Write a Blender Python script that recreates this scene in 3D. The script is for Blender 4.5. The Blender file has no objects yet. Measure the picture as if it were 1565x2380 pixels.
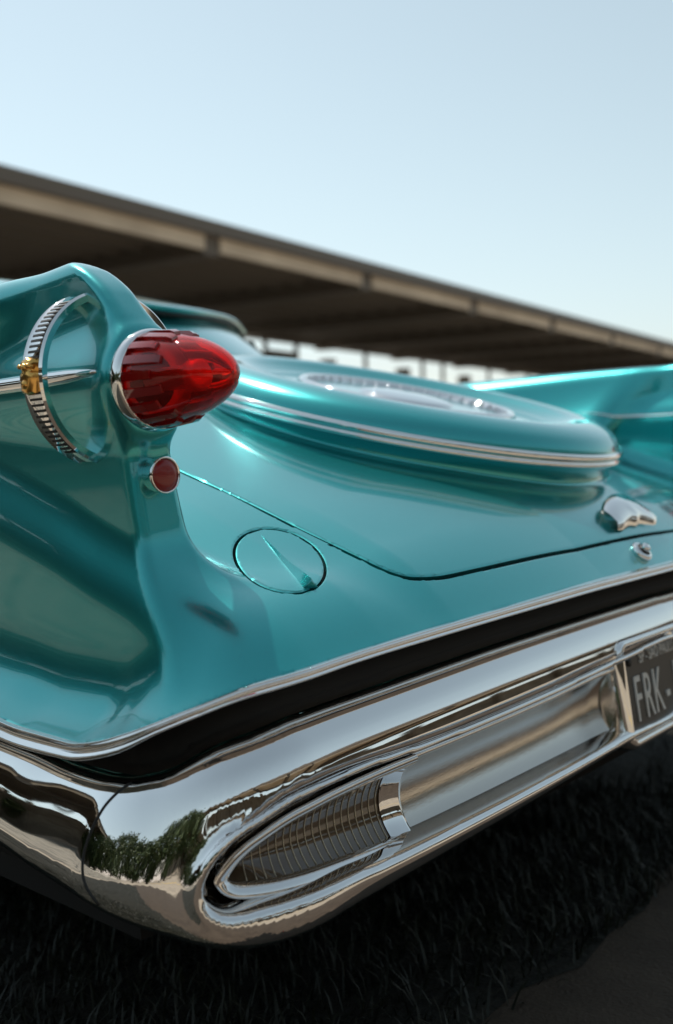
import bpy, bmesh, math, random
import numpy as np
from mathutils import Vector, Matrix
random.seed(7); np.random.seed(7)
SC = bpy.context.scene
COL = SC.collection
rad = math.radians

# ------------------------------------------------------------------ camera
A_, P_, R_ = rad(40.5), rad(-2.75), rad(1.5)
cv = np.array([math.cos(A_)*math.cos(P_), math.sin(A_)*math.cos(P_), math.sin(P_)])
cr = np.cross(cv, [0, 0, 1]); cr /= np.linalg.norm(cr); cu = np.cross(cr, cv)
cr, cu = cr*math.cos(R_)-cu*math.sin(R_), cu*math.cos(R_)+cr*math.sin(R_)
CAM = np.array([-1.612, -.614, .757])
cam = bpy.data.cameras.new('camera'); camo = bpy.data.objects.new('camera', cam); COL.objects.link(camo)
camo.matrix_world = Matrix(((cr[0], cu[0], -cv[0], CAM[0]), (cr[1], cu[1], -cv[1], CAM[1]), (cr[2], cu[2], -cv[2], CAM[2]), (0, 0, 0, 1)))
cam.sensor_fit = 'VERTICAL'; cam.sensor_height = 36; cam.lens = 36*2300/2380
cam.clip_start = .05; cam.clip_end = 3000
cam.dof.use_dof = True; cam.dof.focus_distance = 1.17; cam.dof.aperture_fstop = 3.0
SC.camera = camo

# ------------------------------------------------------------------ sky and sun
SUN = Vector((.10, .50, .86)).normalized()
elev = math.asin(SUN.z); azim = math.atan2(SUN.x, SUN.y)
w = bpy.data.worlds.new('World'); SC.world = w; w.use_nodes = True
nt = w.node_tree; bg = nt.nodes['Background']
sky = nt.nodes.new('ShaderNodeTexSky'); sky.sky_type = 'NISHITA'; sky.sun_disc = False
sky.sun_elevation = elev; sky.sun_rotation = azim
sky.air_density = 1.3; sky.dust_density = .4; sky.ozone_density = 2.0; sky.altitude = 0
hs = nt.nodes.new('ShaderNodeHueSaturation'); hs.inputs['Saturation'].default_value = .54; hs.inputs['Hue'].default_value = .466
nt.links.new(sky.outputs[0], hs.inputs['Color']); nt.links.new(hs.outputs[0], bg.inputs[0]); bg.inputs[1].default_value = .122
sl = bpy.data.lights.new('sun', 'SUN'); sl.energy = 5.0; sl.angle = rad(.53); sl.color = (1, .95, .87)
so = bpy.data.objects.new('sun', sl); COL.objects.link(so)
so.rotation_euler = (-SUN).to_track_quat('-Z', 'Y').to_euler()
SC.view_settings.view_transform = 'Standard'; SC.view_settings.look = 'None'
SC.view_settings.exposure = 0.14; SC.view_settings.gamma = 1
SC.render.engine = 'CYCLES'
SC.cycles.max_bounces = 10; SC.cycles.glossy_bounces = 6; SC.cycles.transmission_bounces = 8

# ------------------------------------------------------------------ materials
def mat(name, color, metal=0, rough=.5, coat=0, **k):
    m = bpy.data.materials.new(name); m.use_nodes = True
    b = m.node_tree.nodes['Principled BSDF']
    b.inputs['Base Color'].default_value = (*color, 1)
    b.inputs['Metallic'].default_value = metal; b.inputs['Roughness'].default_value = rough
    b.inputs['Coat Weight'].default_value = coat
    for kk, vv in k.items():
        b.inputs[kk.replace('_', ' ')].default_value = vv
    return m
def noise(m, scale=5, detail=4, rough=.5, kind='ShaderNodeTexNoise', stretch=None):
    t = m.node_tree; n = t.nodes.new(kind); n.inputs['Scale'].default_value = scale
    tc = t.nodes.new('ShaderNodeTexCoord')
    if stretch:
        mp = t.nodes.new('ShaderNodeMapping'); mp.inputs['Scale'].default_value = stretch
        t.links.new(tc.outputs['Object'], mp.inputs[0]); t.links.new(mp.outputs[0], n.inputs['Vector'])
    else:
        t.links.new(tc.outputs['Object'], n.inputs['Vector'])
    if 'Detail' in n.inputs: n.inputs['Detail'].default_value = detail
    if 'Roughness' in n.inputs: n.inputs['Roughness'].default_value = rough
    return n
def ramp(m, src, c0, c1, p0=.3, p1=.7, out='Fac', to='Base Color'):
    t = m.node_tree; r = t.nodes.new('ShaderNodeValToRGB')
    r.color_ramp.elements[0].position = p0; r.color_ramp.elements[1].position = p1
    r.color_ramp.elements[0].color = (*c0, 1); r.color_ramp.elements[1].color = (*c1, 1)
    t.links.new(src.outputs[out], r.inputs[0])
    t.links.new(r.outputs[0], t.nodes['Principled BSDF'].inputs[to]); return r
def bump(m, src, strength=.2, dist=.01, out='Fac', to='Normal'):
    t = m.node_tree; b = t.nodes.new('ShaderNodeBump'); b.inputs['Strength'].default_value = strength
    b.inputs['Distance'].default_value = dist
    t.links.new(src.outputs[out], b.inputs['Height']); t.links.new(b.outputs[0], t.nodes['Principled BSDF'].inputs[to])
M = {}
M['paint'] = mat('teal_metallic_paint', (.025, .34, .345), .85, .27, 1.0, Coat_Roughness=.006, Coat_IOR=1.5)
n_ = noise(M['paint'], 3500, 1); ramp(M['paint'], n_, (.016, .30, .312), (.034, .43, .44), .35, .65)
n2 = noise(M['paint'], 900, 2); bump(M['paint'], n2, .05, .0004)
M['chrome'] = mat('chrome', (.82, .81, .80), 1, .025)
n_ = noise(M['chrome'], 14, 4); ramp(M['chrome'], n_, (.018, .018, .018), (.05, .05, .05), .35, .75, to='Roughness')
M['brushed'] = mat('brushed_steel', (.55, .52, .48), 1, .12)
n_ = noise(M['brushed'], 60, 4, .6, stretch=(1, 14, 14)); bump(M['brushed'], n_, .12, .002)
M['black'] = mat('black_rubber', (.008, .008, .008), 0, .6)
M['dark'] = mat('dark_void', (.004, .004, .004), 0, .8)
M['red'] = mat('red_lens', (.99, .045, .03), 0, .015, 0, Transmission_Weight=.93, IOR=1.38)
M['redtooth'] = mat('red_lens_collar', (.30, .006, .006), 0, .06, 1, Transmission_Weight=.35, IOR=1.45)
M['redsolid'] = mat('red_reflector', (.22, .005, .004), 0, .35, .25, Coat_Roughness=.05)
M['redglow'] = mat('red_marker', (.75, .01, .006), 0, .1, 1)
M['silver'] = mat('lamp_reflector', (.9, .9, .9), .6, .3)
M['gold'] = mat('gold_crest', (.75, .42, .12), 1, .22)
M['amberlens'] = mat('smoked_clear_lens', (.09, .06, .035), 0, .08, 1, Coat_Roughness=.02)
M['rib'] = mat('lens_rib', (.5, .42, .3), .3, .25)
M['plate'] = mat('grey_plate', (.055, .05, .045), .2, .45)
M['white'] = mat('white_lettering', (.62, .6, .56), 0, .5)
M['glass'] = mat('tinted_glass', (.05, .09, .09), 0, .01, 1, Specular_IOR_Level=.9)
M['tyre'] = mat('tyre_rubber', (.02, .02, .02), 0, .7)
M['roof'] = mat('pale_roof_paint', (.55, .62, .64), .5, .3, 1)

# ------------------------------------------------------------------ mesh helpers
def add(name, V, F, m, parent=None, N=None, smooth=True, loc=None):
    me = bpy.data.meshes.new(name)
    me.from_pydata([tuple(map(float, v)) for v in V], [], [tuple(int(i) for i in f) for f in F])
    return fin(name, me, m, parent, N, smooth, loc)
def addnp(name, V, T, m, parent=None, N=None):
    """triangles or quads as numpy arrays"""
    me = bpy.data.meshes.new(name); k = T.shape[1]
    me.vertices.add(len(V)); me.vertices.foreach_set('co', np.ascontiguousarray(V, dtype=np.float32).ravel())
    me.loops.add(T.size); me.loops.foreach_set('vertex_index', np.ascontiguousarray(T, dtype=np.int32).ravel())
    me.polygons.add(len(T)); me.polygons.foreach_set('loop_start', np.arange(0, T.size, k, dtype=np.int32))
    me.update(calc_edges=True)
    return fin(name, me, m, parent, N, True, None)
def fin(name, me, m, parent, N, smooth, loc):
    me.polygons.foreach_set('use_smooth', [smooth]*len(me.polygons))
    if m: me.materials.append(m)
    me.update()
    if N is not None: me.normals_split_custom_set_from_vertices(np.asarray(N, dtype=np.float32).tolist())
    o = bpy.data.objects.new(name, me); COL.objects.link(o)
    if parent: o.parent = parent
    if loc is not None: o.location = loc
    return o
def tag(o, label=None, cat=None, group=None, kind=None):
    for k, v in (('label', label), ('category', cat), ('group', group), ('kind', kind)):
        if v: o[k] = v
    return o
def empty(name, loc=(0, 0, 0)):
    o = bpy.data.objects.new(name, None); COL.objects.link(o); o.location = loc; return o
def recalc(o):
    bm = bmesh.new(); bm.from_mesh(o.data); bmesh.ops.recalc_face_normals(bm, faces=bm.faces); bm.to_mesh(o.data); bm.free(); return o
def sharp(o, angle=35):
    me = o.data; me.update()
    bm = bmesh.new(); bm.from_mesh(me)
    for e in bm.edges:
        if len(e.link_faces) == 2 and e.calc_face_angle(0) > rad(angle): e.smooth = False
    bm.to_mesh(me); bm.free(); return o
def grid(rows, closed_u=False, closed_v=False):
    """rows: list of equal-length point lists -> V,F"""
    n = len(rows[0]); V = [p for r in rows for p in r]; F = []
    nr = len(rows)
    for i in range(nr if closed_v else nr-1):
        for j in range(n if closed_u else n-1):
            a = i*n+j; b = i*n+(j+1) % n; c = ((i+1) % nr)*n+(j+1) % n; d = ((i+1) % nr)*n+j
            F.append((a, b, c, d))
    return V, F
def lathe_y(prof, c, seg=64):
    """profile (r, y) revolved about the car's y axis through c=(x,z)"""
    rows = [[(c[0]+r*math.cos(t), y, c[1]+r*math.sin(t)) for t in np.linspace(0, 2*math.pi, seg, endpoint=False)] for r, y in prof]
    return grid(rows, closed_u=True)
def box(x0, x1, y0, y1, z0, z1):
    V = [(x, y, z) for z in (z0, z1) for y in (y0, y1) for x in (x0, x1)]
    F = [(0, 2, 3, 1), (4, 5, 7, 6), (0, 1, 5, 4), (2, 6, 7, 3), (0, 4, 6, 2), (1, 3, 7, 5)]
    return V, F
def tube(pts, r, seg=10, caps=True):
    pts = [np.asarray(p, float) for p in pts]; rr = r if hasattr(r, '__len__') else [r]*len(pts)
    rows = []; up = np.array([.123, .077, .99])
    for i, p in enumerate(pts):
        t = pts[min(i+1, len(pts)-1)]-pts[max(i-1, 0)]; t /= np.linalg.norm(t)+1e-12
        a = np.cross(t, up); a /= np.linalg.norm(a); b = np.cross(t, a); up = -b if np.dot(-b, up) > 0 else b
        rows.append([p+rr[i]*(a*math.cos(q)+b*math.sin(q)) for q in np.linspace(0, 2*math.pi, seg, endpoint=False)])
    V, F = grid(rows, closed_u=True)
    if caps:
        F.append(tuple(range(seg))[::-1]); F.append(tuple(range(len(V)-seg, len(V))))
    return V, F
def sweep(pts, normals, ups, prof, closed_path=False, closed_prof=True):
    """prof: (n,u) list; at each path point n*normal+u*up"""
    rows = [[p+n*N+u*U for n, u in (prof(i) if callable(prof) else prof)] for i, (p, N, U) in enumerate(zip(pts, normals, ups))]
    return grid(rows, closed_u=closed_prof, closed_v=closed_path)
def spline(P, n, closed=False):
    P = np.asarray(P, float); m = len(P); out = []
    segs = m if closed else m-1
    for i in range(segs):
        g = lambda k: P[k % m] if closed else P[min(max(k, 0), m-1)]
        p0, p1, p2, p3 = g(i-1), g(i), g(i+1), g(i+2)
        for t in np.linspace(0, 1, n, endpoint=False):
            out.append(.5*((2*p1)+(-p0+p2)*t+(2*p0-5*p1+4*p2-p3)*t*t+(-p0+3*p1-3*p2+p3)*t**3))
    if not closed: out.append(P[-1])
    return np.array(out)

# ------------------------------------------------------------------ signed distance helpers
def smin(a, b, k): h = np.maximum(k-np.abs(a-b), 0)/k; return np.minimum(a, b)-h*h*k*.25
def smax(a, b, k): h = np.maximum(k-np.abs(a-b), 0)/k; return np.maximum(a, b)+h*h*k*.25
def poly_sdf(P, x, y):
    P = np.asarray(P, float); d = np.full(x.shape, 1e9); s = np.ones(x.shape)
    for i in range(len(P)):
        a, b = P[i], P[i-1]
        ex, ey = b[0]-a[0], b[1]-a[1]; wx, wy = x-a[0], y-a[1]
        t = np.clip((wx*ex+wy*ey)/(ex*ex+ey*ey+1e-15), 0, 1)
        bx, by = wx-ex*t, wy-ey*t; d = np.minimum(d, bx*bx+by*by)
        c1 = y >= a[1]; c2 = y < b[1]; c3 = ex*wy > ey*wx
        flip = (c1 & c2 & c3) | (~c1 & ~c2 & ~c3); s = np.where(flip, -s, s)
    return s*np.sqrt(d)
def table_sdf(P, x0, x1, y0, y1, h=.0012):
    """signed distance of a closed outline, tabulated and read back with cubic interpolation"""
    X = np.arange(x0, x1+h, h); Y = np.arange(y0, y1+h, h); gx, gy = np.meshgrid(X, Y, indexing='ij')
    D = poly_sdf(P, gx.ravel(), gy.ravel()).reshape(gx.shape)
    for _ in range(2):          # soften the facets
        D[1:-1] = (D[:-2]+2*D[1:-1]+D[2:])*.25; D[:, 1:-1] = (D[:, :-2]+2*D[:, 1:-1]+D[:, 2:])*.25
    nx, ny = D.shape
    def f(x, y):
        u = np.clip((x-x0)/h, 1, nx-3.001); v = np.clip((y-y0)/h, 1, ny-3.001); i = u.astype(int); j = v.astype(int); a = u-i; b = v-j
        def wt(t): return ((1-t)**3/6, (3*t**3-6*t*t+4)/6, (-3*t**3+3*t*t+3*t+1)/6, t**3/6)
        wa, wb = wt(a), wt(b); r = 0
        for p in range(4):
            for q in range(4): r = r+wa[p]*wb[q]*D[i+p-1, j+q-1]
        return r
    return f
def gradient(f, V, e=4e-4):
    G = np.empty_like(V)
    for k in range(3):
        D = np.zeros(3); D[k] = e
        G[:, k] = (f(*(V+D).T)-f(*(V-D).T))/(2*e)
    return G
def project(f, V, it=3, lim=None):
    for _ in range(it):
        G = gradient(f, V); d = f(*V.T); st = (d/np.maximum((G*G).sum(1), .05))[:, None]*G
        if lim: st = np.clip(st, -lim, lim)
        V = V-st
    return V
def unit(G): return G/np.maximum(np.linalg.norm(G, axis=1), 1e-9)[:, None]
def surfnet(f, lo, hi, h, bs=16):
    lo = np.array(lo, float); nb = np.ceil((np.array(hi)-lo)/(h*bs)).astype(int); n = nb*bs+1
    Fv = np.zeros(n, np.float32)
    cx = [lo[k]+(np.arange(nb[k])+.5)*bs*h for k in range(3)]
    X, Y, Z = np.meshgrid(*cx, indexing='ij'); fc = f(X.ravel(), Y.ravel(), Z.ravel()).reshape(nb)
    lim = bs*h*.87*1.5; ar = np.arange(bs+1)
    act = np.abs(fc) < lim
    for i, j, k in np.ndindex(*nb):
        sl_ = (slice(i*bs, i*bs+bs+1), slice(j*bs, j*bs+bs+1), slice(k*bs, k*bs+bs+1))
        if not act[i, j, k]: Fv[sl_] = np.where(Fv[sl_] == 0, fc[i, j, k], Fv[sl_])
    for i, j, k in np.argwhere(act):
        g = np.meshgrid(lo[0]+(i*bs+ar)*h, lo[1]+(j*bs+ar)*h, lo[2]+(k*bs+ar)*h, indexing='ij')
        Fv[i*bs:i*bs+bs+1, j*bs:j*bs+bs+1, k*bs:k*bs+bs+1] = f(g[0].ravel(), g[1].ravel(), g[2].ravel()).reshape(bs+1, bs+1, bs+1)
    I = Fv < 0
    c = np.zeros(n-1, np.int8)
    for a in (0, 1):
        for b in (0, 1):
            for d in (0, 1): c += I[a:n[0]-1+a, b:n[1]-1+b, d:n[2]-1+d]
    ac = np.argwhere((c > 0) & (c < 8)); idx = np.full(n-1, -1, np.int32); idx[tuple(ac.T)] = np.arange(len(ac))
    # mean of edge crossings
    sm = np.zeros((len(ac), 3)); ct = np.zeros(len(ac))
    cor = [(a, b, d) for a in (0, 1) for b in (0, 1) for d in (0, 1)]
    val = {q: Fv[ac[:, 0]+q[0], ac[:, 1]+q[1], ac[:, 2]+q[2]].astype(float) for q in cor}
    for q in cor:
        for ax in range(3):
            if q[ax] == 0:
                q2 = list(q); q2[ax] = 1; q2 = tuple(q2)
                a, b = val[q], val[q2]; cross = (a < 0) != (b < 0)
                t = np.where(cross, a/np.where(cross, a-b, 1), 0)
                p = np.array(q, float)[None]+t[:, None]*(np.array(q2)-np.array(q))[None]
                sm += np.where(cross[:, None], p, 0); ct += cross
    V = lo+(ac+sm/np.maximum(ct, 1)[:, None])*h
    V = project(f, V, 3, h*.6)
    Q = []
    for ax in range(3):
        o1, o2 = [(1, 2), (2, 0), (0, 1)][ax]
        s0 = [slice(None)]*3; s1 = [slice(None)]*3; s0[ax] = slice(0, -1); s1[ax] = slice(1, None)
        A = I[tuple(s0)]; B = I[tuple(s1)]; e = np.argwhere(A != B)
        e = e[(e[:, o1] > 0) & (e[:, o2] > 0) & (e[:, o1] < n[o1]-1) & (e[:, o2] < n[o2]-1)]
        ins = A[tuple(e.T)]
        def g(d1, d2): q = e.copy(); q[:, o1] -= d1; q[:, o2] -= d2; return idx[tuple(q.T)]
        q = np.stack([g(1, 1), g(0, 1), g(0, 0), g(1, 0)], 1)
        q[~ins] = q[~ins][:, ::-1]; Q.append(q)
    Q = np.concatenate(Q); Q = Q[(Q >= 0).all(1)]
    T = np.concatenate([Q[:, [0, 1, 2]], Q[:, [0, 2, 3]]])
    return V, T
def split(V, T, g):
    """cut triangles along g=0; returns V, T_neg, T_pos (g<0 / g>=0), and g"""
    g = g.copy(); g[np.abs(g) < 1e-6] = 1e-6
    neg = g < 0; k = neg[T].sum(1)
    mixed = (k > 0) & (k < 3); Tm = T[mixed]; km = k[mixed]
    if len(Tm) == 0: return V, T[k == 3], T[k == 0], g
    # rotate so vertex 0 is the odd one out
    odd = np.where((km == 1)[:, None], neg[Tm], ~neg[Tm]).argmax(1); r = np.arange(len(Tm))
    Tm = np.stack([Tm[r, odd], Tm[r, (odd+1) % 3], Tm[r, (odd+2) % 3]], 1)
    E = np.concatenate([Tm[:, [0, 1]], Tm[:, [0, 2]]]); Es = np.sort(E, 1)
    U, inv = np.unique(Es, axis=0, return_inverse=True); inv = inv.ravel()
    t = g[U[:, 0]]/(g[U[:, 0]]-g[U[:, 1]]); NV = V[U[:, 0]]+t[:, None]*(V[U[:, 1]]-V[U[:, 0]])
    base = len(V); V2 = np.concatenate([V, NV]); g2 = np.concatenate([g, np.zeros(len(NV))])
    m1 = base+inv[:len(Tm)]; m2 = base+inv[len(Tm):]
    tip = np.stack([Tm[:, 0], m1, m2], 1)
    b1 = np.stack([m1, Tm[:, 1], Tm[:, 2]], 1); b2 = np.stack([m1, Tm[:, 2], m2], 1)
    o = km == 1
    Tn = np.concatenate([T[k == 3], tip[o], b1[~o], b2[~o]]); Tp = np.concatenate([T[k == 0], tip[~o], b1[o], b2[o]])
    return V2, Tn, Tp, g2
def compact(V, T, *arr):
    u, inv = np.unique(T, return_inverse=True)
    return (V[u], inv.reshape(T.shape))+tuple(a[u] for a in arr)
def smooth_normals(T, N, it):
    E = np.concatenate([T[:, [0, 1]], T[:, [1, 2]], T[:, [2, 0]]])
    for _ in range(it):
        A = N.copy()
        for k in range(3): A[:, k] += np.bincount(E[:, 0], N[E[:, 1], k], len(N))*.5+np.bincount(E[:, 1], N[E[:, 0], k], len(N))*.5
        N = unit(A)
    return N
def boundary(T):
    E = np.concatenate([T[:, [0, 1]], T[:, [1, 2]], T[:, [2, 0]]]); Es = np.sort(E, 1)
    U, i, c = np.unique(Es, axis=0, return_index=True, return_counts=True)
    return E[i[c == 1]]

# ------------------------------------------------------------------ plan curve of the tail (x mirrored: s=|x|)
S_, RC, Y0, BOW = 1.015, .16, .03, .04
def plan_na(s, y):
    """signed offset n (outward) and arc coordinate a of point (s,y)"""
    yy = y-Y0-BOW*(s/.9)**2
    ca, cb = S_-RC, RC
    d = np.hypot(s-ca, yy-cb); th = np.arctan2(s-ca, cb-yy)
    n = np.where(s < ca, np.where(yy < cb, -yy, np.maximum(-yy, s-S_)), np.where(yy > cb, s-S_, d-RC))
    a = np.where((s < ca), s, np.where(yy > cb, ca+RC*math.pi/2+(yy-cb), ca+RC*th))
    return n, a
def plan_pt(a, n=0.):
    """point (s,y) and outward normal for arc coordinate a"""
    ca = S_-RC
    if a < ca: s, yy, N = a, -n, (0, -1)
    elif a < ca+RC*math.pi/2:
        t = (a-ca)/RC; N = (math.sin(t), -math.cos(t)); s = ca+(RC+n)*math.sin(t); yy = RC-(RC+n)*math.cos(t)
    else: s = S_+n; yy = RC+(a-ca-RC*math.pi/2); N = (1, 0)
    return np.array([s, yy+Y0+BOW*(s/.9)**2]), np.array(N, float)
def ip(xs, ys): return lambda a: np.interp(a, xs, ys)
def smooth_ip(xs, ys):
    """monotone cubic through the points, tabulated"""
    x, y = np.array(xs, float), np.array(ys, float); h = np.diff(x); d = np.diff(y)/h
    m = np.concatenate([[d[0]], [0 if d[i]*d[i+1] <= 0 else (h[i]+h[i+1])*3/((2*h[i+1]+h[i])/d[i]+(h[i+1]+2*h[i])/d[i+1]) for i in range(len(d)-1)], [d[-1]]])
    X, Y = [], []
    for i in range(len(h)):
        t = np.linspace(0, 1, 24, endpoint=False)
        X.append(x[i]+t*h[i]); Y.append((1+2*t)*(1-t)**2*y[i]+t*(1-t)**2*h[i]*m[i]+t*t*(3-2*t)*y[i+1]+t*t*(t-1)*h[i]*m[i+1])
    X = np.concatenate(X+[[x[-1]]]); Y = np.concatenate(Y+[[y[-1]]])
    # light smoothing keeps the curvature continuous
    return lambda a: np.interp(a, X, Y)
strip_top = smooth_ip([0, .263, .482, .68, .812, .922, .987, 1.045, 1.085, 1.13, 1.214, 1.304, 1.6, 6], [.581, .578, .571, .563, .555, .543, .521, .497, .483, .475, .475, .482, .50, .50])
strip_bot = smooth_ip([0, .263, .504, .68, .812, .93, 1.012, 1.061, 1.124, 1.214, 1.304, 1.6, 6], [.569, .566, .559, .552, .545, .530, .499, .473, .458, .455, .462, .478, .478])
bump_top = smooth_ip([0, .153, .417, .702, .856, .963, 1.036, 1.086, 1.184, 1.274, 1.6, 3], [.533, .531, .524, .510, .500, .482, .455, .446, .444, .450, .46, .46])
bump_bot = smooth_ip([0, .153, .417, .702, .834, .922, .963, 1.012, 1.094, 1.214, 1.274, 1.6, 3], [.331, .327, .311, .294, .286, .279, .279, .288, .306, .314, .322, .33, .33])

# ------------------------------------------------------------------ body distance field
LX, LZ = .918, .853                       # tail lamp axis
KY, KZ, KSL = .577, .865, .26             # spare-wheel dome centre and slope
kc = math.cos(math.atan(KSL)); ks = math.sin(math.atan(KSL))
def kit_local(s, y, z):
    e2 = (y-KY)*kc+(z-KZ)*ks; h = -(y-KY)*ks+(z-KZ)*kc
    return np.hypot(s, e2), h, e2
def kit_world(x, e2, h): return np.array([x, KY+e2*kc-h*ks, KZ+e2*ks+h*kc])
KPROF = [(-.01, .022), (.2, .022), (.292, .024), (.313, .032), (.334, .0415), (.358, .045), (.384, .041), (.407, .031), (.420, .018), (.427, .004), (.428, -.010), (.423, -.020), (.410, -.038), (.396, -.065), (.388, -.10), (.382, -.2), (-.01, -.2)]
KP = np.concatenate([np.array(KPROF[:2]), spline(KPROF[2:15], 6), np.array(KPROF[15:])])
kit_sdf = table_sdf(KP, -.02, .72, -.32, .25, .002)
FS = [(.928, .974, .0245), (.904, .62, .039)]   # fin section: tapered capsule in (s,z)
def fin_section(s, z):
    (ax, az, ra), (bx, bz, rb) = FS
    ex, ez = bx-ax, bz-az; t = np.clip(((s-ax)*ex+(z-az)*ez)/(ex*ex+ez*ez), 0, 1.3)
    return np.hypot(s-ax-ex*t, z-az-ez*t)-(ra+(rb-ra)*t)
fin_rear = smooth_ip([.4, .5, .57, .68, .79, .86, .92, .95, .98, 1.0, 1.1], [.17, .185, .20, .232, .247, .249, .254, .273, .310, .35, .5])
def deck_z(s, y):
    zd = .690+.345*(y-.12)-.122*s*s
    E = 12.6*np.maximum(s-.62, 0)**1.3*np.maximum(.40-y, 0)**2.2
    zd = zd-.05*np.tanh(E/.05)-.9*np.maximum(.30-y, 0)**2*np.clip(1.4-s/.6, 0, 1)
    zd = smax(zd, .600+.30*(y-.06)-.12*np.maximum(s-.75, 0), .03)
    return smin(zd, .955-.02*s*s-.015*np.maximum(y-1.2, 0), .12)
def f_body(x, y, z):
    s = np.sqrt(x*x+1e-8)
    n, a = plan_na(s, y)
    h = z-strip_top(a); hp = np.maximum(h, 0)
    th = np.clip((a-(S_-RC))/RC, 0, math.pi/2); ws = np.sin(th)**2
    D = (1-ws)*(.62*hp+.004*(1-np.exp(-hp/.012)))+ws*(.073*(1-np.exp(-hp/.034)))
    fs = (n+D-.005)*.82
    b = smax(fs, (z-deck_z(s, y))/1.06, .05)
    g = np.clip((y-.40)/.9, 0, 1); g = .05*g*g*(3-2*g)
    f2 = smax(fin_section(s+g, z+g+.014*np.clip((y-.32)/.18, 0, 1))-g, (fin_rear(z)-y)*.9, .015)
    i0, i1 = np.array([.925, .955]), np.array([.80, .74]); ex, ez = i1-i0; tt = np.clip(((s-i0[0])*ex+(z-i0[1])*ez)/(ex*ex+ez*ez), 0, 1.3)
    f3 = smax(np.hypot(s-i0[0]-ex*tt, z-i0[1]-ez*tt)-(.022+.03*tt), (.46+(.95-z)*.5-y)*.8, .08)
    f2 = smin(f2, f3, .05)
    # lamp housing swelling
    t = np.clip((y-.26)/.45, 0, 1); r = .0545-.040*t
    hs = np.hypot(s-LX, z-LZ)-r; hs = smax(hs*.98, .240-y, .016)
    f2 = smin(f2, hs, .034)
    b = smin(b, f2, .055)
    rho, hh, _ = kit_local(s, y, z)
    kt = np.where(np.abs(y-KY) < .75, kit_sdf(rho, hh), .3)
    b = smin(b, kt, .025)
    return b
def g_low(V):
    n, a = plan_na(V[:, 0], V[:, 1]); return V[:, 2]-strip_top(a)+.005

car = empty('car', (0, 0, 0))
tag(car, 'teal chrome-trimmed classic car with tail fins, bullet tail lamps and a domed boot lid', 'car')
def mirror(V, T, N):
    Vm = V*np.array([-1, 1, 1]); Nm = N*np.array([-1, 1, 1]); Tm = T[:, ::-1]
    return np.concatenate([V, Vm]), np.concatenate([T, Tm+len(V)]), np.concatenate([N, Nm])

HB = .0056
Vb, Tb = surfnet(f_body, (-.02, -.01, .42), (1.10, 1.42, 1.03), HB)
# keep s>=0 and y<=1.40
Vb, _, Tb, _ = split(Vb, Tb, Vb[:, 0])
Vb, Tb = compact(Vb, Tb)
Vb, Tb, _, _ = split(Vb, Tb, Vb[:, 1]-1.40); Vb, _, Tb, _ = split(Vb, Tb, g_low(Vb)); Vb, Tb = compact(Vb, Tb)

# fuel door (only on the left) and boot lid outlines, seen points carried onto the surface
def hit(px, py, f, t=.5):
    d = cv+cr*((px-782.5)/2300)-cu*((py-1190)/2300); d = d/np.linalg.norm(d)
    for _ in range(160):
        p = CAM+t*d; v = float(f(p[:1], p[1:2], p[2:3])[0])
        if abs(v) < 5e-5: break
        t += v*.7
    return (CAM+t*d)*np.array([-1, 1, 1])          # mirrored to s>0
DPX = [(651+106*math.cos(t)*1.0+0*math.sin(t), 1302+72*math.sin(t)+20*math.cos(t)) for t in np.linspace(0, 2*math.pi, 24, endpoint=False)]
DH = np.array([hit(*p, f_body) for p in DPX])
FD0 = DH.mean(0); FD0 = project(f_body, FD0[None], 5)[0]
FDN = unit(gradient(f_body, FD0[None]))[0]
FDU = np.cross([0, 0, 1], FDN); FDU /= np.linalg.norm(FDU); FDV = np.cross(FDN, FDU)
DP2 = np.stack([(DH-FD0)@FDU, (DH-FD0)@FDV], 1); DPS = spline(DP2, 3, True)
def g_door(V):
    d = V-FD0; r = poly_sdf(DPS, d@FDU, d@FDV)
    return np.where(np.abs(d@FDN) < .06, r, .5)
LPX = [(437, 1102), (520, 1140), (600, 1179), (700, 1230), (800, 1278), (870, 1312), (920, 1333), (960, 1342), (1000, 1342), (1060, 1334), (1200, 1303), (1400, 1262), (1480, 1245)]
LH = np.array([hit(*p, f_body) for p in LPX])
l2 = LH[:, :2]
l2 = spline(l2, 4)
d0 = l2[0]-l2[6]; d0 /= np.linalg.norm(d0)
LID = np.concatenate([[[-.3, 1.12]], [l2[0]+np.array([d0[0]*.5, 1.12-l2[0][1]])], l2, [[-.02, l2[-1][1]], [-.3, l2[-1][1]]]])
def g_lid(V): return poly_sdf(LID, V[:, 0], V[:, 1])
def bevel_rim(V, T, g, f, wdt=.0035, drop=.0022):
    """T has boundary at g=0 side (g<0 interior); rounds the rim and adds a wall"""
    N = unit(gradient(f, V)); bd = np.where(np.abs(g) < 1e-9)[0]
    isb = np.zeros(len(V), bool); isb[bd] = True
    return V, N, isb
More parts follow.
